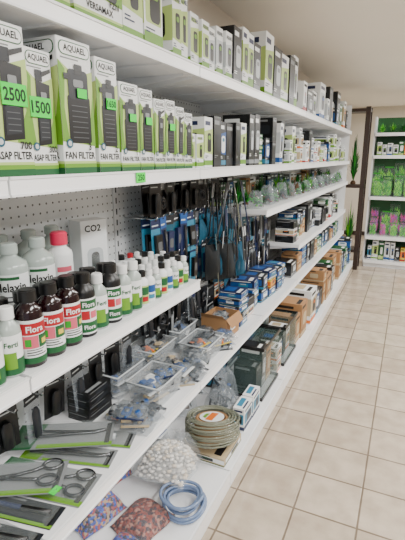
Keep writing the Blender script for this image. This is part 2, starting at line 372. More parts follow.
def row(z,y0,y1,xf,wr,dr,hr,stys,where,group,stack=1,gap=0.008,txts=None,rng=R,skip=0.0,sjit=0.02,name="product_box",jit=1.5):
    y=y0
    while True:
        w=rng.uniform(*wr)
        if y+w>y1: break
        if rng.random()<skip: y+=w; continue
        d=rng.uniform(*dr); h=rng.uniform(*hr); st=rng.choice(stys); n=rng.randint(1,stack) if stack>1 else 1
        x=xf-rng.uniform(0,sjit)
        for k in range(n):
            if k and stack>3: st=rng.choice(stys)
            place_box(w,d,h/n if n>1 else h,st,x,y+w/2,z+k*(h/n+0.001),where,group,txts.get(st) if txts else None,rng,name=name,jit=jit)
        y+=w+gap
A={0:"AQUAEL",9:"AQUAEL"}
row(Z2,1.59,1.74,-0.79,(.06,.07),(.10,.12),(.13,.15),[0,9],"on the second shelf","small boxes on the second shelf",txts=A)
row(Z2,1.74,2.28,-0.79,(.07,.085),(.12,.16),(.18,.225),[2,2,13,8,0],"on the second shelf","small boxes on the second shelf",txts={2:"AQUAEL"})
row(Z2,2.29,2.48,-0.78,(.08,.09),(.14,.18),(.26,.29),[2,9],"on the second shelf","tall boxes on the second shelf")
row(Z2,2.52,3.4,-0.78,(.06,.11),(.12,.18),(.14,.29),[1,0,9,0,2,6,13,8,14],"on the second shelf","boxes further along the second shelf",2,sjit=.06)
row(Z2,3.44,6.15,-0.78,(.07,.14),(.12,.18),(.13,.29),[1,0,9,5,6,8,2,0,13,14],"on the second shelf","boxes further along the second shelf",2,sjit=.06)
V=[(0.60,.20,.28),(0.82,.20,.30),(1.035,.20,.30)]
for yc,w,h in V:
    thing("filter_box",filter_box(w,.2,h,"VERSAMAX","FZN"),(-0.775-.1,yc,Z(ZT)),90,"large white and green box for a hang-on aquarium filter","box","large filter boxes on the top shelf")
row(ZT,1.15,1.42,-0.775,(.10,.12),(.14,.18),(.26,.30),[0,9],"on the top shelf","boxes on the top shelf",txts={0:"VERSAMAX",9:"VERSAMAX"})
row(ZT,1.43,1.57,-0.775,(.06,.07),(.12,.14),(.2,.24),[0,9],"on the top shelf","boxes on the top shelf",txts=A)
row(ZT,1.60,2.0,-0.775,(.065,.08),(.12,.16),(.17,.20),[0,9,0,0],"on the top shelf","boxes on the top shelf",txts=A)
row(ZT,2.01,2.49,-0.775,(.08,.11),(.14,.18),(.22,.27),[0,2,0,2],"on the top shelf","boxes on the top shelf")
row(ZT,2.52,3.4,-0.775,(.12,.17),(.16,.2),(.26,.36),[0,1,2,9,13],"on the top shelf","large boxes on the top shelf")
row(ZT,3.44,6.15,-0.775,(.12,.22),(.18,.24),(.18,.38),[1,2,6,9,2,5,13,8,14],"on the top shelf","large boxes on the top shelf",sjit=.06)

# ---------------------------------------------------------------- bottles
def bottle(r,h,mbody,mcap,label_fn,neck=.45,caph=.18,st=.78):
    hb=h*(1-caph)
    m=MB(); m.lathe([(r*.92,0),(r,r*.08),(r,hb*st),(r*.93,hb*(st+(1-st)*.4)),(r*neck*1.15,hb*.97),(r*neck,hb),(r*neck,hb+.002)],mbody,20)
    body=m.build("bottle_body")
    m=MB(); n=24; rc=r*neck*1.35
    pts=[((rc if i%2 else rc*.95)*math.cos(2*math.pi*i/n),(rc if i%2 else rc*.95)*math.sin(2*math.pi*i/n)) for i in range(n)]
    m.prism(pts,hb+.001,h*.985,mcap,True); m.lathe([(rc*.92,h*.985),(rc*.8,h)],mcap,16)
    cap=m.build("bottle_cap")
    m=MB(); label_fn(m,r+.0006,hb*st); lab=m.build("bottle_label")
    return body,cap,lab
def L_dark(m,r,H):
    m.cyl(r,-100,100,H*.08,H*.92,PAPER); m.cyl(r+.0004,-60,70,H*.64,H*.86,RED); m.cyl(r+.0004,-60,10,H*.38,H*.62,ROSE); m.cyl(r+.0004,12,70,H*.38,H*.62,DGREEN); m.cyl(r+.0004,-100,100,H*.08,H*.20,DGREEN)
    m.cyl(r+.0008,-45,-20,H*.42,H*.56,LEAF[0],6); m.cyl(r+.0006,25,55,H*.44,H*.54,YELLOW,6); m.text("Flora",0,H*.75,H*.12,0,PAPER,r*1.3,cyl=r+.001); m.cyl(r+.0006,-40,45,H*.24,H*.26,INK,6); m.cyl(r+.0006,-40,25,H*.29,H*.31,INK,6); m.cyl(r+.0006,-40,35,H*.34,H*.355,INK,6)
def L_dark2(m,r,H):
    m.cyl(r,-100,100,H*.08,H*.90,PAPER); m.cyl(r+.0004,-80,80,H*.12,H*.36,DGREEN); m.cyl(r+.0004,-60,60,H*.66,H*.86,DGREEN); m.cyl(r+.0008,-40,0,H*.42,H*.62,RED,6); m.cyl(r+.0008,5,45,H*.44,H*.60,ROSE,6); m.text("Flora",0,H*.76,H*.11,0,PAPER,r*1.2,cyl=r+.001); m.text("Flora",0,H*.24,H*.10,0,PAPER,r*1.2,cyl=r+.001)
def L_green(m,r,H):
    m.cyl(r,-125,125,H*.06,H*.97,PAPER); m.cyl(r+.0004,-125,125,H*.06,H*.42,DGREEN); m.cyl(r+.0006,-50,20,H*.20,H*.58,GREEN); m.text("Ferti",0,H*.76,H*.12,0,DGREEN,r*1.3,cyl=r+.001)
def L_big(m,r,H):
    m.cyl(r,-75,75,H*.16,H*.95,PAPER); m.cyl(r+.0004,-75,75,H*.16,H*.46,GREEN); m.text("Melaxin",0,H*.78,H*.12,0,INK,r*1.8,cyl=r+.001)
    m.cyl(r+.0006,-35,35,H*.64,H*.66,MGREY,6); m.cyl(r+.0006,-35,20,H*.58,H*.60,MGREY,6); m.cyl(r+.0006,-30,30,H*.88,H*.92,DGREEN,6)
def L_blue(m,r,H):
    m.cyl(r,-125,125,H*.08,H*.92,PAPER); m.cyl(r+.0004,-125,125,H*.5,H*.85,BLUE); m.cyl(r+.0008,-40,40,H*.2,H*.4,CYAN)
def L_grn2(m,r,H):
    m.cyl(r,-125,125,H*.08,H*.92,LGREEN); m.cyl(r+.0004,-125,125,H*.5,H*.85,DGREEN); m.cyl(r+.0008,-30,30,H*.2,H*.42,RED)
def L_pink(m,r,H):
    m.cyl(r,-90,90,H*.12,H*.90,PAPER); m.cyl(r+.0004,-90,90,H*.12,H*.3,GREEN); m.cyl(r+.0004,-35,35,H*.76,H*.84,ROSE); m.cyl(r+.0004,-35,30,H*.66,H*.68,GREY,6)
BT={
 'dark':(bottle(.032,.19,MAROON,BLACK,L_dark,.5,.16,.82),"dark bottle with black cap and red label"),
 'dark2':(bottle(.031,.183,BLACK,BLACK,L_dark2,.5,.16,.82),"dark bottle with black cap, white green label"),
 'darkb':(bottle(.031,.165,BLACK,BLACK,L_dark2,.5),"dark bottle with black cap and green label"),
 'green':(bottle(.027,.165,MILK,PAPER,L_green),"white fertiliser bottle with green label"),
 'big':(bottle(.046,.27,MILK,MILK,L_big,.38,.11,.84),"large translucent white bottle with lettered label"),
 'bigb':(bottle(.046,.27,MILK,BLACK,L_big,.38,.11,.84),"large translucent bottle with black cap"),
 'pink':(bottle(.038,.27,PAPER,PINK,L_pink,.5,.15,.86),"pale bottle with pink cap and white label"),
 'blue':(bottle(.020,.115,PAPER,PAPER,L_blue),"small white bottle with blue label"),
 'grn2':(bottle(.021,.12,PAPER,BLACK,L_grn2),"small bottle with dark green label"),
 'sm':(bottle(.019,.11,MILK,PAPER,L_green),"small milky bottle with white cap"),
 'smr':(bottle(.020,.115,PAPER,RED,L_blue),"small bottle with red cap")}
def put_bottle(k,x,y,z=Z3,g="bottles on the bottle shelf",rot=None):
    (bd,cp,lb),lab=BT[k]
    thing("bottle",None,(x,y,Z(z)),58+R.uniform(-16,16) if rot is None else rot,lab+" on the shelf","bottle",g,[("body",bd),("cap",cp),("label_wrap",lb)])
yy=0.461
for k in ['green','green','green','green','dark','dark','dark','dark2','green','dark2','green','green']:
    r={'green':.027,'dark':.032,'dark2':.031}[k]
    yy+=r; put_bottle(k,-0.792-R.uniform(0,.006),yy); yy+=r+.003
for k in ['grn2','blue','sm','grn2','blue','sm','grn2','sm','blue','sm']:
    if yy>1.52: break
    yy+=.021; put_bottle(k,-0.785-R.uniform(0,.008),yy); yy+=.022
yy=0.50
while yy<1.12:
    put_bottle('darkb',-0.862,yy+R.uniform(-.003,.003)); yy+=.066
while yy<1.54:
    put_bottle(R.choice(['sm','blue','grn2','grn2']),-0.848,yy); put_bottle(R.choice(['sm','blue','grn2']),-0.897,yy+.008); put_bottle(R.choice(['sm','grn2','sm']),-0.95,yy); yy+=.046
for i,y in enumerate([.62,.72,.82,.92]):
    put_bottle(['big','bigb','big','big'][i],-.955,y,rot=R.uniform(40,50))
put_bottle('pink',-0.965,1.02)
for y in (.68,.79,.90,1.01,1.11): put_bottle('bigb' if y<.8 else 'big',-1.08,y,rot=48)
for i,y in enumerate((1.16,1.21,1.27,1.33,1.39,1.45,1.5)): put_bottle(['grn2','sm','blue','sm','grn2','smr','sm'][i],-1.0,y)
m=MB(); m.cbox(.115,.08,.265,PAPER); m.text("CO2",-.005,.235,.026,-.0405,INK); m.rrect(0,.10,.07,.12,.02,-.0405,LGREY); m.rrect(0,.10,.035,.09,.015,-.041,STEEL)
thing("co2_kit_box",m.build("box"),(-1.09,1.31,Z(Z3)),72,"white box lettered CO2 standing behind small bottles","box")

# ---------------------------------------------------------------- hanging stock
def card_pack(w,h,bg,top,prodm,kind):
    m=MB(); m.box(-w/2,w/2,-.0006,.0006,-h,0,bg); m.rect(-w/2,w/2,-h*.22,-.002,-.0009,top); m.rrect(0,-.008,w*.25,.006,.0028,-.0012,INK)
    m.rect(-w*.4,w*.2,-h*.16,-h*.13,-.0012,LGREY); card=m.build("backing_card")
    m=MB()
    if kind==0: m.M=Matrix.Translation((0,-.012,-h*.92)); m.lathe([(w*.2,0),(w*.24,h*.05),(w*.24,h*.5),(w*.12,h*.6)],prodm,12,sy=.5)
    elif kind==1:
        m.tube([(w*.28*math.cos(a*math.pi/8),-.010,-h*.58+w*.28*math.sin(a*math.pi/8)) for a in range(16)],.006,prodm,6,True); m.tube([(w*.15*math.cos(a*math.pi/6),-.010,-h*.58+w*.15*math.sin(a*math.pi/6)) for a in range(12)],.005,prodm,6,True)
    elif kind==3: m.tube([(0,-.008,-h*.25),(w*.05,-.010,-h*.6),(0,-.008,-h*.95)],.005,prodm,8); m.tube([(w*.25,-.008,-h*.3),(w*.25,-.008,-h*.9)],.003,prodm,6)
    else: m.box(-w*.3,w*.3,-.02,-.002,-h*.85,-h*.35,prodm); m.rrect(0,-h*.6,w*.4,h*.2,w*.1,-.0205,MGREY)
    return card,m.build("product")
CP=[(card_pack(.085,.15,BLACK,DARK,BLACK,0),"black blister pack with small accessory"),(card_pack(.09,.16,BLACK,GREY,DARK,1),"black card with coiled tubing"),
    (card_pack(.07,.20,CYAN,NAVY,BLACK,2),"blue card pack with black part"),(card_pack(.06,.24,NAVY,BLUE,DARK,3),"navy blister pack"),
    (card_pack(.06,.24,GREY,TEAL,DARK,3),"silver pack with teal header"),(card_pack(.055,.22,GREY,RED,GREY,3),"silver pack with red header"),
    (card_pack(.045,.30,DARK,MGREY,STEEL,3),"long narrow dark tool pack"),(card_pack(.045,.32,MGREY,NAVY,BLACK,3),"long narrow grey tool pack"),(card_pack(.05,.28,BLACK,TEAL,GREY,3),"long black pack with teal header"),
    (card_pack(.07,.18,FILM,DARK,DARK,0),"clear bag with dark part"),(card_pack(.06,.22,TEAL,DARK,NAVY,2),"teal card pack with navy part"),(card_pack(.045,.34,NAVY,GREY,DSTEEL,3),"long navy tool pack")]
def hang(k,y,ztop,x=-1.04,u=None,g="packs hanging on the perforated panel",n=2,rj=12):
    (cd,pr),lab=CP[k]
    for i in range(n):
        thing("blister_pack",None,(x-.045*i,y,ztop),85+R.uniform(-rj,rj),lab+" hanging from a hook","blister pack",g,[("backing_card",cd),("product",pr)],tilt=(R.uniform(-.05,.05),R.uniform(-.07,.07)))
    if u is not None: obj("peg_hook",HK,u,(0,y-u.location.y,ztop-.002))
u2,u3,u1=UNITS[2],UNITS[3],UNITS[1]
for zt,ks,st,n in [(1.455,[0,1,0,1,0,0,1],.086,2),(1.30,[2,3,10,2,10,3,2,10,6,11],.056,2),(1.12,[10,3,7,10,0,3,8,2,6,9],.052,2),(0.90,[9,1,8,0,3,9,7],.062,2),(0.77,[9,1,0,9,0,1,9],.08,1)]:
    y=1.65; i=0
    while y<2.26:
        hang(ks[i%len(ks)],y,zt-R.uniform(0,.02),x=-1.04+R.uniform(-.02,.05),u=u2,n=n); y+=st*R.uniform(.9,1.1); i+=1
for zt in (1.45,1.20,.98,.80):
    for i in range(6): hang([8,3,11,10,6,0,7,3][(i*3+int(zt*10))%8],2.26+i*.044,zt,x=-1.13+.03*(i%3),n=1)
for zt,ks,st in [(1.19,[8,3,11,8,4,10,7,2],.05),(.96,[9,3,6,0,8,11,9],.06)]:
    y=2.56; i=0
    while y<3.38: hang(ks[i%len(ks)],y,zt-R.uniform(0,.02),x=-.98,u=u3,n=1); y+=st; i+=1
for i in range(8): hang([0,9,0,9,0,9,9,1][i],.70+i*.108,1.0,u=u1)
for i in range(8): hang([9,0,9,0,9,0,0,9][i],.70+i*.108,.82,u=u1,n=1)
def net(mb,L=.42,w=.13):
    m=MB(); m.tube([(0,0,0),(0,0,-L*.55)],.0035,BLACK,6); m.tube([(.008*math.cos(a),0,-.002+.012*math.sin(a)) for a in [i*math.pi/4 for i in range(8)]],.002,BLACK,5,True); hd=m.build("handle")
    fr=[(-w*.15,0,-L*.50),(-w/2,0,-L*.58),(-w/2,0,-L*.98),(w/2,0,-L*.98),(w/2,0,-L*.58),(w*.15,0,-L*.50)]
    m=MB(); m.tube(fr,.003,mb,6,True); f=m.build("wire_frame")
    m=MB(); N=8; vs=[];fs=[]
    for i in range(N+1):
        for j in range(N+1):
            uu=i/N-.5; vv=j/N; dep=-.04*(math.cos(uu*math.pi))*(math.sin(vv*math.pi))+R.uniform(-.004,.004)
            vs.append((uu*w,dep,-L*(.58+.40*vv)))
    for i in range(N):
        for j in range(N): a=i*(N+1)+j; fs.append((a,a+1,a+N+2,a+N+1))
    m.add(vs,fs,mb,True); return hd,f,m.build("net_bag")
NT=[(net(NETB,.36,.10),"blue aquarium net"),(net(NETG,.44,.09),"green aquarium net"),(net(NETK,.50,.10),"black aquarium net"),(net(NETB,.30,.08),"small blue aquarium net"),(net(NETK,.40,.08),"small black aquarium net"),(net(NETB,.52,.07),"long blue aquarium net")]
for i in range(9):
    for rr in range(2):
        (a,f,bg),lab=NT[(i*3+rr*2)%6]
        thing("aquarium_net",None,(-1.0+.06*rr,2.17+i*.040+R.uniform(-.01,.01),1.455-rr*.06-R.uniform(0,.06)),80+R.uniform(-40,40),lab+" hanging by its handle","net","aquarium nets hanging on the panel",[("handle",a),("wire_frame",f),("net_bag",bg)],tilt=(R.uniform(-.1,.1),R.uniform(-.12,.12)))
for i in range(12):
    m=MB(); L=R.uniform(.22,.38); c=[DARK,TUBE,BLACK,MGREY,NAVY][i%5]; m.tube([(0,0,0),(.008,0,-L*.5),(0,0,-L)],R.uniform(.003,.005),c,8); m.box(-.018,.018,-.002,0,-L*.25,0,[GREY,TEAL,NAVY,DARK,LGREY,DARK][i%6])
    thing("siphon_tube",m.build("siphon_tube"),(-.90+R.uniform(-.03,.03),2.12+i*.034,[1.42,1.15,1.28][i%3]),80+R.uniform(-30,30),"long thin tube with header card hanging on panel","tube","long tubes hanging on the panel",tilt=(R.uniform(-.2,.2),R.uniform(-.2,.2)))

# ---------------------------------------------------------------- pillow bags
def pillow(w,d,h,m,seed,label=None,N=14):
    r=random.Random(seed); ph=[r.uniform(0,6) for _ in range(6)]
    mb=MB(); vs=[];fs=[]
    def H(u,v): return (1-abs(2*u)**3)*(1-abs(2*v)**3)
    for top in (0,1):
        for i in range(N+1):
            for j in range(N+1):
                u=i/N-.5; v=j/N-.5; k=H(u,v)
                nz=.12*h*math.sin(11*u+ph[0]+3*math.sin(7*v+ph[1]))*math.cos(9*v+ph[2])+.05*h*math.sin(25*u+ph[3])*math.sin(23*v+ph[4])
                z=h*.5*min(1,k*1.6)**.5*(1 if top else 0)+h*.08+ (nz*k if top else 0)
                if top: z+=h*.45*k
                else: z=h*.08*(1-k)
                vs.append((u*w*(1-.04*math.sin(9*v+ph[5])),v*d*(1-.04*math.cos(8*u+ph[0])),z))
    n=(N+1)**2
    for i in range(N):
        for j in range(N):
            a=i*(N+1)+j; fs.append((a+n,a+N+1+n,a+N+2+n,a+1+n)); fs.append((a,a+1,a+N+2,a+N+1))
    edge=[i*(N+1) for i in range(N+1)]+[N*(N+1)+j for j in range(1,N+1)]+[i*(N+1)+N for i in range(N-1,-1,-1)]+[j for j in range(N-1,0,-1)]
    for a,c in zip(edge,edge[1:]+edge[:1]): fs.append((a,c,c+n,a+n))
    mb.add(vs,fs,m,True); return mb
# packets: crumpled film bag over small goods, with a header strip
def goods(b,w,d,h,item,r,n):
    for i in range(n):
        x=r.uniform(-w*.34,w*.30); y=r.uniform(-d*.34,d*.34); k=r.uniform(.008,.014); z=r.uniform(.1,.55)*h
        if i%3==0: b.tube([(x-.02,y-.01,z),(x,y+.010,z+h*.15),(x+.02,y-.004,z)],k*.45,item[i%len(item)],6)
        elif i%3==1: b.box(x-k,x+k,y-k*1.4,y+k*1.4,z,z+k*.8,item[i%len(item)])
        else: b.lathe([(k*.7,z),(k*.9,z+.003),(k*.8,z+k*.9),(k*.3,z+k)],item[i%len(item)],8,cx=x,cy=y)
def packet(w,d,h,m,seed,item=None,hdr=None):
    r=random.Random(seed+100); b=MB()
    goods(b,w,d,h,item,r,12)
    f=pillow(w,d,h,m,seed,N=8); o=len(b.v); b.v+=f.v; mi=b.mi(m)
    for q in f.f: b.f.append(tuple(o+t for t in q)); b.m.append(mi); b.sm.append(True)
    if hdr: b.box(w*.40,w*.5+.006,-d*.46,d*.46,h*.02,h*.10,hdr)
    return b.build("packet")
PK=[packet(.08,.11,.024,FILM,1,[BLUE,BLUE,NAVY],PAPER),packet(.08,.11,.022,FILM,2,[PAPER,BLUE]),packet(.075,.11,.024,FILM,3,[ORANGE,DARK],YELLOW),packet(.08,.11,.024,FILM,4,[DGREEN,BLACK],GREEN),packet(.09,.12,.03,FILM,5,[DARK,GREY]),packet(.08,.11,.022,FILM,6,[DRIFT,TAN],TAN),packet(.08,.11,.024,FILM,7,[MGREY,BLUE],NAVY),packet(.09,.12,.028,FILM,8,[BLACK,DARK],DARK)]
PKL=["clear packet of blue parts","clear packet of white parts","clear packet of orange parts","clear packet of green parts","clear packet of dark parts","clear packet of brown parts","clear packet of grey parts","clear packet of black parts"]
def put_packet(k,x,y,z,rot=None,tilt=(0,0),g="small packets of aquarium supplies",where="lying on the shelf"):
    thing("packet",PK[k],(x,y,z+.001),R.uniform(0,360) if rot is None else rot,PKL[k]+" "+where,"packet",g,tilt=tilt)
def tub_mesh(w,d,h,t=.003,m=CLEAR,k=.86):
    b=MB()
    def ring(s,z,o=0): return [(-w/2*s+o,-d/2*s+o,z),(w/2*s-o,-d/2*s+o,z),(w/2*s-o,d/2*s-o,z),(-w/2*s+o,d/2*s-o,z)]
    vs=ring(k,0)+ring(1,h)+ring(1,h,t)+ring(k,t,t)
    fs=[(3,2,1,0),(12,13,14,15)]
    for i in range(4):
        j=(i+1)%4; fs+=[(i,j,4+j,4+i),(4+i,4+j,8+j,8+i),(8+i,8+j,12+j,12+i)]
    b.add(vs,fs,m)
    return b.build("tub")
def rim_mesh(w,d,h):
    b=MB(); x=w*.515; y=d*.515; b.tube([(-x,-y,h),(x,-y,h),(x,y,h),(-x,y,h)],.004,LGREY,6,True); return b.build("rim")
def tub(x,y,z,w,d,h,ks,rot=90,lab="clear plastic tub",m=CLEAR,g="clear tubs of packets"):
    thing("plastic_tub",None,(x,y,z+.0006),rot,lab+" filled with packets on the shelf","tub",g,[("body",tub_mesh(w,d,h,m=m)),("rim",rim_mesh(w,d,h),(0,0,0),"light grey moulded rim")])
    for n,k in enumerate(ks):
        put_packet(k,x+R.uniform(-.2,.2)*d*.4,y+(-.24 if n%2 else .24)*w+R.uniform(-.01,.01),z+.008+(n//2)*.025,rot=R.uniform(-20,20),tilt=(R.uniform(-.25,.25),R.uniform(-.25,.25)),where="inside a clear plastic tub")
tub(-.865,1.40,Z4,.20,.15,.095,[7,0,4,5,7,0,6,1])
tub(-1.04,1.38,Z4,.19,.14,.11,[7,0,5,4,7,0])
tub(-.855,1.83,Z4,.20,.15,.09,[4,7,6,7,4,0,7,2])
tub(-1.03,1.64,Z4,.20,.15,.11,[5,5,1,5,4,7,5,2])
tub(-1.03,1.88,Z4,.2,.15,.12,[1,4,7,3,4,7,0,4])
def scissors():
    m=MB(); C=.55
    def cv(t): return C*(t*t)*2.2
    for s in (-1,1):
        pts=[(-.15,.0),(-.11,.008),(-.06,.013),(-.01,.010)]
        vs=[]
        for x,wd in pts: vs+=[(x,cv(x)+wd*s,.005),(x,cv(x)-wd*.1*s,.005)]
        vs+=[(a,b,c+.002) for a,b,c in vs]; n=8
        fs=[]
        for i in range(3): fs+=[(2*i,2*i+2,2*i+3,2*i+1),(n+2*i,n+2*i+1,n+2*i+3,n+2*i+2),(2*i,n+2*i,n+2*i+2,2*i+2),(2*i+1,2*i+3,n+2*i+3,n+2*i+1)]
        m.add(vs,fs,DSTEEL)
        m.tube([(-.02,cv(-.02)-.003*s,.008),(.03,cv(.03)-.010*s,.008),(.07,cv(.07)-.019*s,.008),(.095,cv(.095)-.027*s,.008)],.0052,DSTEEL,6)
        m.tube([(.120+.028*math.cos(a),cv(.11)-.034*s+.021*math.sin(a),.008) for a in [i*math.pi/8 for i in range(16)]],.0055,DSTEEL if s<0 else DARK,6,True)
    m.lathe([(.007,.003),(.007,.012)],STEEL,10)
    return m.build("scissors")
def flat_card(w,d,m,m2):
    b=MB(); b.box(-w/2,w/2,-d/2,d/2,0,.002,m)
    b.add([(-w/2,-d/2,.0024),(-w*.30,-d/2,.0024),(-w*.22,d/2,.0024),(-w/2,d/2,.0024)],[(0,1,2,3)],m2)
    b.add([(w*.42,-d*.4,.0024),(w*.47,-d*.4,.0024),(w*.47,d*.4,.0024),(w*.42,d*.4,.0024)],[(0,1,2,3)],INK)
    b.add([(-w*.25,-d*.48,.0023),(w*.5,-d*.48,.0023),(w*.5,-d*.34,.0023),(-w*.25,-d*.34,.0023)],[(0,1,2,3)],GREEN)
    b.add([(-w*.2,d*.36,.0023),(w*.1,d*.36,.0023),(w*.1,d*.44,.0023),(-w*.2,d*.44,.0023)],[(0,1,2,3)],GREY)
    return b.build("backing_card")
def dome(w,d,h=.016):
    b=MB(); x=w/2; y=d/2; k=.9
    b.add([(-x,-y,.0028),(x,-y,.0028),(x,y,.0028),(-x,y,.0028),(-x*k,-y*k,h),(x*k,-y*k,h),(x*k,y*k,h),(-x*k,y*k,h)],[(4,5,6,7),(0,1,5,4),(1,2,6,5),(2,3,7,6),(3,0,4,7)],THIN)
    return b.build("blister_cover")
SC=scissors()
m=MB(); m.tube([(-.14,0,.009),(-.05,0,.009),(.02,0,.009),(.12,.004,.009)],.007,NAVY,8); m.tube([(.04,0,.009),(.13,.005,.009)],.009,BLACK,8); PEN=m.build("tool")
m=MB(); m.tube([(-.13,.016,.010),(-.06,.013,.010),(.02,.006,.009),(.10,.002,.008),(.14,.012,.008)],.0052,DSTEEL,6); m.tube([(-.13,-.016,.010),(-.06,-.013,.010),(.02,-.006,.009),(.10,-.002,.008),(.14,.010,.008)],.0052,DSTEEL,6); TWZ=m.build("tweezers")
m=MB(); m.lathe([(.016,.003),(.018,.006),(.018,.02),(.009,.026)],DSTEEL,14,cx=-.06); m.lathe([(.020,.003),(.022,.012),(.01,.018)],GREY,14,cx=.0); m.tube([(.03,0,.01),(.09,0,.01)],.011,LGREY,8); REG=m.build("fitting")
FC=flat_card(.33,.14,GREY,DGREEN); FC2=flat_card(.31,.09,GREY,GREEN); FC3=flat_card(.31,.08,DARK,NAVY)
DM=dome(.31,.12,.02); DM2=dome(.28,.07)
def flat(cd,pr,x,y,rot,lab,z=Z4,pn="scissors",dm=None,tilt=(0,0)):
    thing("blister_pack",None,(x,y,z+.0006),rot,lab,"blister pack","tool packs lying on the shelf",[("backing_card",cd),(pn,pr),("blister_cover",dm or DM2,(0,0,0),"clear blister cover")],tilt=tilt)
flat(FC,SC,-.925,.825,10,"clear pack with long curved steel scissors lying on shelf",dm=DM)
flat(FC2,TWZ,-.935,.955,16,"clear pack with steel tweezers lying on shelf",pn="tweezers")
flat(FC2,REG,-.93,1.06,18,"card pack with metal fittings lying on shelf",pn="fitting")
flat(FC3,PEN,-.93,.705,10,"dark pack with blue handled tool",pn="tool")
flat(FC3,PEN,-.92,.61,10,"dark pack with blue handled tool",pn="tool")
flat(FC,TWZ,-.99,1.0,30,"clear pack with curved steel forceps resting on packs",pn="forceps",z=Z4+.028,dm=DM)
flat(FC,SC,-1.0,.765,30,"clear pack with curved steel scissors resting on packs",dm=DM,z=Z4+.022)
thing("price_tag",TG[""],(-.84,.79,Z4+.024),90,"neon green price sticker on a tool pack","price tag",tilt=(-1.57,0))
for i in range(4):
    place_box(.14,.10,.029,13,-.985,1.19,Z4+i*.0305,"stacked on the lower shelf","stack of flat black boxes",jit=3)
for i in range(2):
    place_box(.10,.08,.05,[2,13,8][i],-1.04,1.27,Z4+i*.0512,"stacked against the back panel","small boxes at the back")
for i,(x,y) in enumerate([(-.82,1.18),(-.81,1.24),(-.83,1.55),(-.80,1.62),(-.84,1.69),(-.82,1.96),(-.81,2.01),(-.9,1.20),(-.91,1.55),(-.91,1.63),(-.92,1.98),(-.86,1.26)]):
    for q in range(2 if i%2 else 3): put_packet([4,0,5,7,6,7,0,2,4][(i+q*2)%9],x+R.uniform(-.01,.01),y,Z4+q*.027)
for i,(x,y,w,h,s) in enumerate([(-1.05,1.51,.12,.13,73),(-1.05,2.02,.12,.16,74)]):
    b=MB(); goods(b,w,w*.8,h,[DARK,DRIFT,BLUE],random.Random(s),14); it=b.build("contents")
    thing("plastic_bag",None,(x,y,Z(Z4)),R.uniform(0,180),"crumpled clear plastic bag between tubs on shelf","plastic bag","clear plastic bags",[("contents",it),("bag_film",pillow(w,w*.8,h,FILM,s,N=14).build("film"))])
def carton(w,d,h):
    b=MB(); t=.004
    b.box(-w/2,w/2,-d/2,d/2,0,t,BROWN)
    b.box(-w/2,w/2,-d/2,-d/2+t,t,h,BROWN); b.box(-w/2,w/2,d/2-t,d/2,t,h,BROWN); b.box(-w/2,-w/2+t,-d/2+t,d/2-t,t,h,BROWN); b.box(w/2-t,w/2,-d/2+t,d/2-t,t,h,BROWN)
    b.rrect(0,h*.5,w*.4,h*.4,.006,-d/2-.0005,PAPER)
    body=b.build("carton_body")
    b=MB(); b.add([(-w/2,-d/2,h),(w/2,-d/2,h),(w/2-.01,-d/2-.03,h-.045),(-w/2+.01,-d/2-.03,h-.045)],[(0,1,2,3)],BROWN); f1=b.build("flap")
    b=MB(); b.add([(-w/2,-d/2,h),(-w/2,d/2,h),(-w/2-.03,d/2-.01,h+.03),(-w/2-.03,-d/2+.01,h+.03)],[(0,1,2,3)],BROWN); f2=b.build("flap")
    return body,[f1,f2]
cb,cf=carton(.18,.15,.12)
thing("open_carton",None,(-.88,2.13,Z(Z4)),88,"open brown cardboard carton holding dark packets","carton",None,[("carton_body",cb),("flap",cf[0]),("flap",cf[1])])
for i,k in enumerate((7,4,7,4)): put_packet(k,-.88+R.uniform(-.01,.01),2.13+R.uniform(-.02,.02),Z4+.01+.03*i,rot=R.uniform(-15,15),where="inside a cardboard carton",tilt=(R.uniform(-.1,.1),R.uniform(-.1,.1)))
row(Z4,2.26,3.4,-.80,(.09,.15),(.12,.2),(.10,.22),[10,4,8,4,8,5,13,2,11,14],"stacked on the lower shelf","flat boxes on the lower shelf",5,jit=8,gap=.024,sjit=.05)
row(Z4,2.28,3.4,-1.03,(.10,.14),(.08,.1),(.2,.28),[4,13,5,8,2],"at the back of the shelf","boxes at the back of the lower shelf",4)
row(Z4,3.46,6.12,-.79,(.12,.2),(.14,.2),(.12,.2),[8,2,4,13,12,14],"on the lower shelf","boxes further along the lower shelf",3)
row(ZL,3.46,6.12,-.78,(.08,.16),(.14,.2),(.12,.26),[1,14,12,5,13,6,2,13,4,8,14],"on the fourth shelf","boxes on the fourth shelf",4,sjit=.06,jit=4,gap=.014)
def plant_mesh(seed,h,w,mats,n=30,base=True,wk=1.0,droop=.35):
    r=random.Random(seed); b=MB()
    if base: b.lathe([(w*.16,0),(w*.18,.006),(w*.1,.014)],DRIFT,10)
    for i in range(n):
        a=r.uniform(0,6.28); lean=r.uniform(.05,1)*w*.5; hh=h*r.uniform(.25,1); wd=w*r.uniform(.04,.09)*wk; m=r.choice(mats); tw=r.uniform(-.35,.35)
        dx,dy=math.cos(a),math.sin(a); px,py=-dy,dx; vs=[]
        for k in range(5):
            t=k/4; ww=wd*(math.sin(math.pi*min(1,.15+t*.85)))+.0008; q=lean*t**1.1; cx=dx*q+px*tw*q; cy=dy*q+py*tw*q; cz=.012+hh*t*(1-droop*t*lean/(w*.5))
            vs+=[(cx-px*ww,cy-py*ww,cz),(cx+px*ww,cy+py*ww,cz)]
        b.add(vs,[(2*k,2*k+1,2*k+3,2*k+2) for k in range(4)],m,True)
    return b.build("plastic_plant")
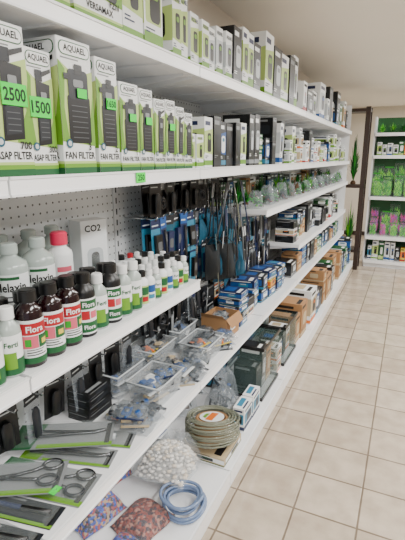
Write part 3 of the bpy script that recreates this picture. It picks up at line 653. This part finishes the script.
PL=[(plant_mesh(1,.2,.16,[LEAF[0],LEAF[1],LEAF[3]],110,wk=.45),"bushy green artificial plant"),(plant_mesh(2,.18,.15,[LEAF[1],LEAF[0]],100,wk=.45),"lime green artificial plant"),
    (plant_mesh(3,.18,.15,[LEAF[2],LEAF[2],LEAF[0]],90,wk=.5),"pink artificial plant"),(plant_mesh(4,.22,.17,[LEAF[3],LEAF[0],LEAF[3]],150,wk=.4,droop=.6),"dark green artificial plant"),(plant_mesh(5,.12,.14,[LEAF[4],LEAF[3],LEAF[0],LEAF[3]],110,wk=.45,droop=.6),"red green artificial plant"),
    (plant_mesh(6,.11,.14,[LEAF[3],LEAF[3],DRIFT,LEAF[0]],110,wk=.4,droop=.7),"dark mossy artificial plant")]
def plant_bag(seed,w,h,mats,hdr,n=130):
    r=random.Random(seed); b=MB()
    for i in range(n):
        x=r.uniform(-w*.38,w*.38); y=r.uniform(-.02,.02); z0=r.uniform(0.004,h*.74); hh=r.uniform(h*.12,h*.26); lx=r.uniform(-.03,.03); wd=w*r.uniform(.025,.06); m=r.choice(mats)
        x1=max(-w*.48,min(w*.48,x+lx))
        vs=[(x-wd*.3,y,z0),(x+wd*.3,y,z0),((x+x1)/2-wd,y-.006,z0+hh*.5),((x+x1)/2+wd,y-.002,z0+hh*.5),(x1,y,z0+hh)]
        b.add(vs,[(0,1,3,2),(2,3,4)],m)
    lv=b.build("leaves")
    b=MB(); b.box(-w*.42,w*.42,-.003,.003,h,h+.014,hdr); b.rect(-w*.3,w*.2,h+.004,h+.009,-.0035,hdr); hd=b.build("header_card")
    b=MB(); x=w/2
    b.add([(-x,-.002,h),(x,-.002,h),(x,-.026,h*.6),(-x,-.026,h*.6),(x,-.026,.002),(-x,-.026,.002)],[(3,2,1,0),(5,4,2,3)],THIN); bg=b.build("bag")
    return lv,hd,bg
PBG=[(plant_bag(1,.12,.28,[LEAF[0],LEAF[1],LEAF[0]],DGREEN),"bagged bright green artificial plant"),(plant_bag(2,.12,.26,[LEAF[1],LEAF[1],LEAF[0]],LEAF[0]),"bagged lime artificial plant"),
     (plant_bag(3,.11,.25,[LEAF[2],LEAF[2],LEAF[5]],LEAF[3],110),"bagged pink and purple artificial plant"),(plant_bag(4,.11,.28,[LEAF[3],LEAF[0]],LEAF[0]),"bagged dark green artificial plant"),(plant_bag(5,.11,.22,[LEAF[5],LEAF[2],LEAF[0]],LEAF[3],110),"bagged purple artificial plant")]
def put_plant(k,x,y,z,s=1.0,g="artificial aquarium plants",where="on the shelf",sz=None):
    o=thing("artificial_plant",PL[k][0],(x,y,z+.0006),R.uniform(0,360),PL[k][1]+" "+where,"artificial plant",g); o.scale=(s,s,sz or s); return o
def driftwood(seed,L):
    r=random.Random(seed); b=MB()
    for i in range(5):
        a=r.uniform(-.9,.9)+(3.14 if i%2 else 0); p=[(0,0,.025)]; up=r.uniform(.02,.05)
        for k in range(1,5): p.append((math.cos(a)*L*k/8+r.uniform(-.012,.012),math.sin(a)*L*.5*k/8,.025+r.uniform(.3,1)*up*k*.7))
        b.tube(p,.010*(1-.12*i),DRIFT,7)
    b.lathe([(.02,0),(.026,.015),(.018,.035)],DRIFT,9)
    return b.build("driftwood")
DW=[driftwood(1,.14),driftwood(2,.15)]
def gbag(w,h,s,its):
    b=MB(); goods(b,w,w,h,its,random.Random(s),16); return b.build("contents"),pillow(w,w,h,FILM,s,N=10).build("film")
FB=[gbag(.10,.10,41,[LEAF[0],LEAF[3],LEAF[1]]),gbag(.10,.11,42,[DRIFT,LEAF[3],TAN]),gbag(.10,.12,43,[DARK,LEAF[4],LEAF[3]])]
FBL=["clear bag of green ornaments on shelf","clear bag of brown ornaments on shelf","clear bag of dark ornaments on shelf"]
def put_gbag(i,x,y,z): thing("bagged_ornament",None,(x,y,z),R.uniform(0,20),FBL[i],"bag","bagged ornaments",[("contents",FB[i][0]),("bag_film",FB[i][1])])
y=2.57; i=0
while y<6.1:
    k=['b',5,'b','b',4,'b',3,'b','d','b',5,4,'b',0,'b'][i%15]
    if k=='d': thing("driftwood",DW[i%2],(-.85,y,Z(ZM)),90+R.uniform(-40,40),"brown branching driftwood ornament on the shelf","driftwood","driftwood ornaments")
    elif k=='b': put_gbag(i%3,-.84,y,Z(ZM))
    else: put_plant(k,-.84,y,ZM,R.uniform(.65,.85),"artificial plants on the middle shelf")
    y+=.118; i+=1
i=0; y=2.6
while y<6.1:
    put_plant([3,5,4,3,4,5,0][i%7],-.97,y,ZM,R.uniform(.8,1.0),"artificial plants on the middle shelf"); y+=.16; i+=1
row(ZM,2.55,6.1,-1.07,(.1,.14),(.05,.08),(.12,.19),[5,13,4,14,8,12,2],"at the back of the shelf","boxes at the back of the middle shelf")

# ---------------------------------------------------------------- bottom deck
p=[]
for i in range(9*30):
    a=2*math.pi*i/30; q=.126+.003*math.sin(a*.7)+.003*math.sin(a*2.3); p.append((q*math.cos(a),q*math.sin(a),.007+.0105*i/30+.001*math.sin(a*1.3)))
z0=p[-1][2]
for i in range(3*30):
    a=2*math.pi*i/30; q=.122-.0125*i/30+.002*math.sin(a*1.7); p.append((q*math.cos(a),q*math.sin(a),z0+.007+.002*math.sin(a*.9)))
b=MB(); b.tube(p,.0050,TUBE,7); coil=b.build("hose")
b=MB(); b.lathe([(.085,.002),(.085,.088)],BROWN,24); b.lathe([(.08,.089),(.08,.102),(.066,.104),(.064,.086)],BROWN,24); hub=b.build("reel")
b=MB(); b.lathe([(.060,0),(.060,.0015)],PAPER,20); b.add([(-.045,-.018,.002),(.045,-.018,.002),(.045,.018,.002),(-.045,.018,.002)],[(0,1,2,3)],ORANGE); b.add([(-.03,.022,.002),(.03,.022,.002),(.02,.04,.002),(-.02,.04,.002)],[(0,1,2,3)],GREEN); sticker=b.build("reel_label")
thing("hose_reel",None,(-.735,1.69,Z(ZB)+.06),90,"spool of translucent grey green airline hose lying on boxes","hose reel",None,[("reel",hub,(0,0,0),"cardboard core"),("hose",coil,(0,0,.002)),("reel_label",sticker,(0,0,.1045),"round white label with orange print")],tilt=(math.radians(-5),math.radians(9)))
place_box(.22,.24,.04,7,-.63,1.70,ZB,"lying under the hose reel","flat boxes on the base shelf",jit=1)
p=[]
for i in range(6*30):
    a=2*math.pi*i/30; q=.074+.012*math.sin(i*.045)+.003*math.sin(a*3); p.append((q*math.cos(a)+.006*math.sin(i*.03),q*math.sin(a),.009+.011*i/30+.006*math.sin(a+i*.02)))
b=MB(); b.tube(p,.0065,BTUBE,8); thing("hose_coil",b.build("hose"),(-.69,1.30,Z(ZB)),30,"large loose coil of pale blue grey hose","hose coil",None)
rr=random.Random(9); b=MB(); w,d,h=.23,.21,.13
def mound(u,v): return (1-abs(2*u)**2.6)*(1-abs(2*v)**2.6)
b.add([(u*w*.95,v*d*.95,.003+h*.82*max(0,mound(u,v))**.6) for u in [i/12-.5 for i in range(13)] for v in [j/12-.5 for j in range(13)]],[(i*13+j,(i+1)*13+j,(i+1)*13+j+1,i*13+j+1) for i in range(12) for j in range(12)],PEBS[2],True)
pts=[]
for t in range(2600):
    u=rr.uniform(-.5,.5); v=rr.uniform(-.5,.5); k=max(0,mound(u,v)); P=Vector((u*w,v*d,.006+h*.84*k**.6))
    if all((P-q).length>.0150 for q in pts): pts.append(P)
for P in pts: b.pebble(P.x,P.y,P.z,rr.uniform(.0085,.0115),rr.choice([PEBS[0],PEBS[0],PEBS[1],PEBS[2]]),rr)
pb=b.build("pebbles")
b=pillow(.27,.25,.165,BAGF,11,N=22); b.tube([(.125,-.02,.06),(.15,.0,.085),(.165,.03,.08)],.012,BAGF,8); fb=b.build("bag_film")
m=MB(); m.add([(-.055,-.04,0),(.055,-.04,0),(.055,.04,-.010),(-.055,.04,-.010)],[(0,1,2,3)],PAPER); m.add([(-.045,-.03,.0006),(.045,-.03,.0006),(.045,0.0,-.003),(-.045,0.0,-.003)],[(0,1,2,3)],BLUE); m.add([(-.035,.008,-.003),(.03,.008,-.003),(.03,.016,-.004),(-.035,.016,-.004)],[(0,1,2,3)],INK); lb=m.build("bag_label")
o=thing("pebble_bag",None,(-.84,1.44,Z(ZB)+.03),96,"clear plastic bag of smooth white pebbles slumped on shelf","pebble bag",None,[("pebbles",pb),("bag_film",fb),("bag_label",lb,(.0,.06,.160),"white and blue printed label")],tilt=(0,math.radians(10)))
o.children[0]["kind"]="stuff"
for (x,y,w,d,h,g,s,lab) in [(-.80,1.17,.19,.17,.05,GRAVEL,51,"bag of fine red brown gravel on base shelf"),(-.77,.98,.22,.17,.05,BGRAVEL,52,"bag of multicoloured blue and red gravel"),(-.99,1.12,.20,.15,.09,BGRAVEL,53,"bag of multicoloured gravel at the back"),(-1.07,1.32,.15,.14,.1,BGRAVEL,54,"bag of dark mixed gravel at the back"),(-.76,.78,.22,.16,.05,GRAVEL,55,"bag of fine red brown gravel on base shelf")]:
    gm=pillow(w,d,h,g,s,N=16).build("gravel"); fm=pillow(w*1.06,d*1.06,h*1.1,THIN,s,N=12).build("bag_film")
    thing("gravel_bag",None,(x,y,Z(ZB)),80+R.uniform(-8,8),lab,"gravel bag","bags of gravel",[("gravel",gm),("bag_film",fm)])
def supply_bag(x,y,w,h,s,its,lab,z=ZB):
    b=MB(); goods(b,w,w*.8,h,its,random.Random(s),26); it=b.build("contents")
    thing("plastic_bag",None,(x,y,Z(z)),R.uniform(0,180),lab,"plastic bag","clear plastic bags",[("contents",it),("bag_film",pillow(w,w*.8,h,FILM,s,N=16).build("film"))])
supply_bag(-1.02,1.60,.16,.12,21,[DARK,DRIFT,GREY],"crumpled clear plastic bag of stock on shelf")
row(ZB,1.88,2.14,-.63,(.10,.13),(.05,.08),(.12,.16),[3,8,1],"on the base shelf","small boxes on the base shelf")
supply_bag(-.80,1.96,.17,.17,31,[DARK,BLACK,GREY],"clear bag of dark supplies on base shelf")
supply_bag(-.84,2.10,.15,.20,32,[DARK,GREY,BLUE],"clear bag of grey supplies on base shelf")
supply_bag(-1.02,1.92,.20,.28,33,[BLACK,DRIFT,DARK],"crumpled clear plastic bag of supplies on shelf")
for i in range(10): put_packet([7,4,5,7,6][i%5],-.97+R.uniform(-.10,.10),1.74+i*.04,ZB+.13+R.uniform(0,.1),tilt=(R.uniform(-.5,.5),R.uniform(-.5,.5)),where="heaped on the base shelf")
def tank(w,d,h):
    t=.005; b=MB()
    b.box(-w/2,w/2,-d/2,-d/2+t,.012,h-.012,GLASS); b.box(-w/2,w/2,d/2-t,d/2,.012,h-.012,GLASS); b.box(-w/2,-w/2+t,-d/2+t,d/2-t,.012,h-.012,GLASS); b.box(w/2-t,w/2,-d/2+t,d/2-t,.012,h-.012,GLASS); b.box(-w/2,w/2,-d/2,d/2,.004,.012,GLASS)
    g=b.build("glass_panes"); rims=[]
    for z0,z1 in ((0,.02),(h-.02,h)):
        b=MB(); e=.004
        b.box(-w/2-e,w/2+e,-d/2-e,-d/2,z0,z1,BLACK); b.box(-w/2-e,w/2+e,d/2,d/2+e,z0,z1,BLACK); b.box(-w/2-e,-w/2,-d/2,d/2,z0,z1,BLACK); b.box(w/2,w/2+e,-d/2,d/2,z0,z1,BLACK)
        rims.append(b.build("rim"))
    return g,rims
for (y,w,h) in [(2.37,.34,.33),(2.86,.34,.28)]:
    g,rm=tank(w,.22,h)
    thing("aquarium",None,(-.755,y,Z(ZB)),90,"small glass aquarium with black rims holding dark boxes","aquarium","small aquariums on the base shelf",[("glass_panes",g),("rim",rm[0]),("rim",rm[1])])
    for q in range(3):
        place_box(w*.27,.14,h*R.uniform(.5,.85),[13,2,12,8,13,5][q+(3 if y>2.5 else 0)],-.69,y-w*.3+q*w*.3,ZB+.014,"packed inside a glass aquarium","boxes inside aquariums",jit=0)
row(ZB,2.56,2.68,-.64,(.10,.11),(.1,.12),(.16,.2),[5,8],"on the base shelf","small boxes on the base shelf",2)
row(ZB,3.06,3.49,-.64,(.12,.2),(.2,.24),(.2,.32),[13,2,12,8,5],"on the base shelf","large boxes on the base shelf",3)
row(ZB,3.52,6.12,-.625,(.14,.26),(.2,.24),(.18,.34),[2,8,12,4,14,13,5],"on the base shelf","large boxes on the base shelf",3,sjit=.05)
row(ZB,2.22,3.5,-.95,(.18,.25),(.12,.17),(.28,.36),[8,12,2,4,13],"at the back of the shelf","boxes at the back of the base shelf",2)

# ---------------------------------------------------------------- far plant display
yd=6.75
u=obj("display_rack",None,None,(0,0,0)); u["label"]="white display rack holding bagged artificial plants"; u["category"]="display rack"
b=MB(); b.box(-.52,.75,yd+.30,yd+.32,0,2.1,LEAF[3]); obj("back_panel",b.build("back_panel"),u)
for x in (-.52,.10,.73):
    b=MB(); b.box(x,x+.02,yd+.02,yd+.30,0,2.1,WHITE); obj("side_panel",b.build("side_panel"),u)
DZ=[.10,.45,1.01,1.58,1.88]
for i,z in enumerate(DZ):
    dd=0 if i>1 else -.08
    b=MB(); b.box(-.50,.10,yd+dd,yd+.30,z-.03,z,WHITE); b.box(.12,.73,yd+dd,yd+.30,z-.03,z,WHITE); b.box(-.50,.73,yd+dd-.006,yd+dd,z-.04,z+.004,RAIL); obj("shelf",b.build("shelf"),u)
b=MB(); b.box(-.50,.73,yd-.05,yd-.04,0,.07,WHITE); obj("plinth",b.build("plinth"),u)
def pbag(k,x,y,z,sx,sz):
    (lv,hd,bg),lab=PBG[k]; o=thing("bagged_plant",None,(x,y,z+.0006),R.uniform(-5,5),lab+" on the white display rack","artificial plant","bagged plants on the display rack",[("leaves",lv),("header_card",hd),("bag",bg)]); o.scale=(sx,.9,sz); return o
XS=[-.42,-.285,-.15,-.015,.20,.335,.47,.60]
for j,x in enumerate(XS):
    pbag([0,1,0,1,3,0,1,0][j],x,yd+.24,DZ[2],1.15,R.uniform(1.4,1.8)); pbag([1,0,3,0,1,0,3,1][j],x+R.uniform(-.03,.03),yd+.16,DZ[2],R.uniform(.8,1.15),R.uniform(.8,1.5)); pbag([1,0,1,1,0,1,1,0][j],x+R.uniform(-.03,.03),yd+.07,DZ[2],R.uniform(.7,1.1),R.uniform(.4,1.1))
    pbag([2,4,0,2,1,2,4,2][j],x,yd+.24,DZ[1],1.15,R.uniform(1.3,1.75)); pbag([4,1,2,4,0,4,2,1][j],x+R.uniform(-.03,.03),yd+.14,DZ[1],R.uniform(.8,1.1),R.uniform(.8,1.4)); pbag([0,2,1,0,2,1,0,2][j],x+R.uniform(-.03,.03),yd+.02,DZ[1],R.uniform(.7,1.1),R.uniform(.4,.9))
    if j<7: put_plant([1,0,3,1,0,1,0][j],x,yd+.13,DZ[4],.80,"artificial plants on the display rack","on top of the display rack")
for z,st,h in ((DZ[3],[9,0,1,14,11,14],.2),(DZ[0],[6,9,2,0,1,13,3,11,14],.26)):
    x=-.46
    while x<.62:
        w=R.uniform(.05,.09)
        if not (x<.13 and x+w>.08):
            s_=R.choice(st)
            thing("product_box",gbox(w,.1,h*R.uniform(.7,1.1),s_,R),(x+w/2,yd+.07,Z(z)),0,SLAB[s_]+" on the display rack","box","boxes on the display rack")
        x+=w+.008
u=obj("wooden_stand",None,None,(0,0,0)); u["label"]="tall dark wooden open stand with green foliage"; u["category"]="stand"
for x in (-1.08,-.615):
    for y in (6.40,6.64):
        b=MB(); b.box(x,x+.06,y,y+.05,0,2.2,WOOD); obj("post",b.build("post"),u)
for z in (.25,1.15,2.14):
    b=MB(); b.box(-1.08,-.555,6.395,6.69,z,z+.04,WOOD); obj("shelf",b.build("shelf"),u)
for z,sz in ((.292,3.4),(1.192,3.6)):
    for x,k in ((-.93,3),(-.72,[0,3][int(z)%2])): put_plant(k,x,6.54,z,1.22,"leafy plants on the wooden stand","on the dark wooden stand",sz=sz)
    for x in (-.83,): put_plant(3,x,6.42,z,.7,"leafy plants on the wooden stand","on the dark wooden stand",sz=2.2)

# ---------------------------------------------------------------- lights
LAMP=mat("lamp_diffuser",(255,252,246),0.5,emit=3.0)
b=MB(); b.box(-.15,.15,-.6,.6,.02,.05,WHITE); b.box(-.152,-.148,-.6,.6,-.0,.05,WHITE); b.box(.148,.152,-.6,.6,-.0,.05,WHITE); HS=b.build("housing")
b=MB(); b.box(-.145,.145,-.59,.59,.01,.018,LAMP); DF=b.build("diffuser")
for x,ys in ((.80,(-1.2,.8,2.8,4.8,6.8,8.4)),(2.2,(0,3,6))):
    for y in ys:
        thing("ceiling_lamp",None,(x,y,CEIL-.052),0,"white rectangular fluorescent ceiling lamp with diffuser","ceiling lamp","fluorescent ceiling lamps",[("housing",HS),("diffuser",DF)])
        l=bpy.data.lights.new("lamp_light",'AREA'); l.shape='RECTANGLE'; l.size=.28; l.size_y=1.15; l.energy=(52 if x<1 else 30); l.color=(1,.985,.96)
        o=bpy.data.objects.new("lamp_light",l); COL.objects.link(o); o.location=(x,y,CEIL-.056)
w=bpy.data.worlds.new("World"); bpy.context.scene.world=w; w.use_nodes=True
w.node_tree.nodes["Background"].inputs[0].default_value=(.86,.92,1,1); w.node_tree.nodes["Background"].inputs[1].default_value=0.8

# ---------------------------------------------------------------- camera
th=math.radians(14.4); ps=math.radians(24.96)
f=Vector((-math.sin(ps)*math.cos(th),math.cos(ps)*math.cos(th),-math.sin(th)))
r=Vector((math.cos(ps),math.sin(ps),0)); up=r.cross(f)
cam=bpy.data.cameras.new("Camera"); cam.sensor_fit='VERTICAL'; cam.sensor_height=36; cam.lens=437/540*36; cam.clip_start=.02
co=bpy.data.objects.new("Camera",cam); COL.objects.link(co)
M=Matrix((( r.x,up.x,-f.x,0),(r.y,up.y,-f.y,0),(r.z,up.z,-f.z,1.55),(0,0,0,1)))
co.matrix_world=M
bpy.context.scene.camera=co
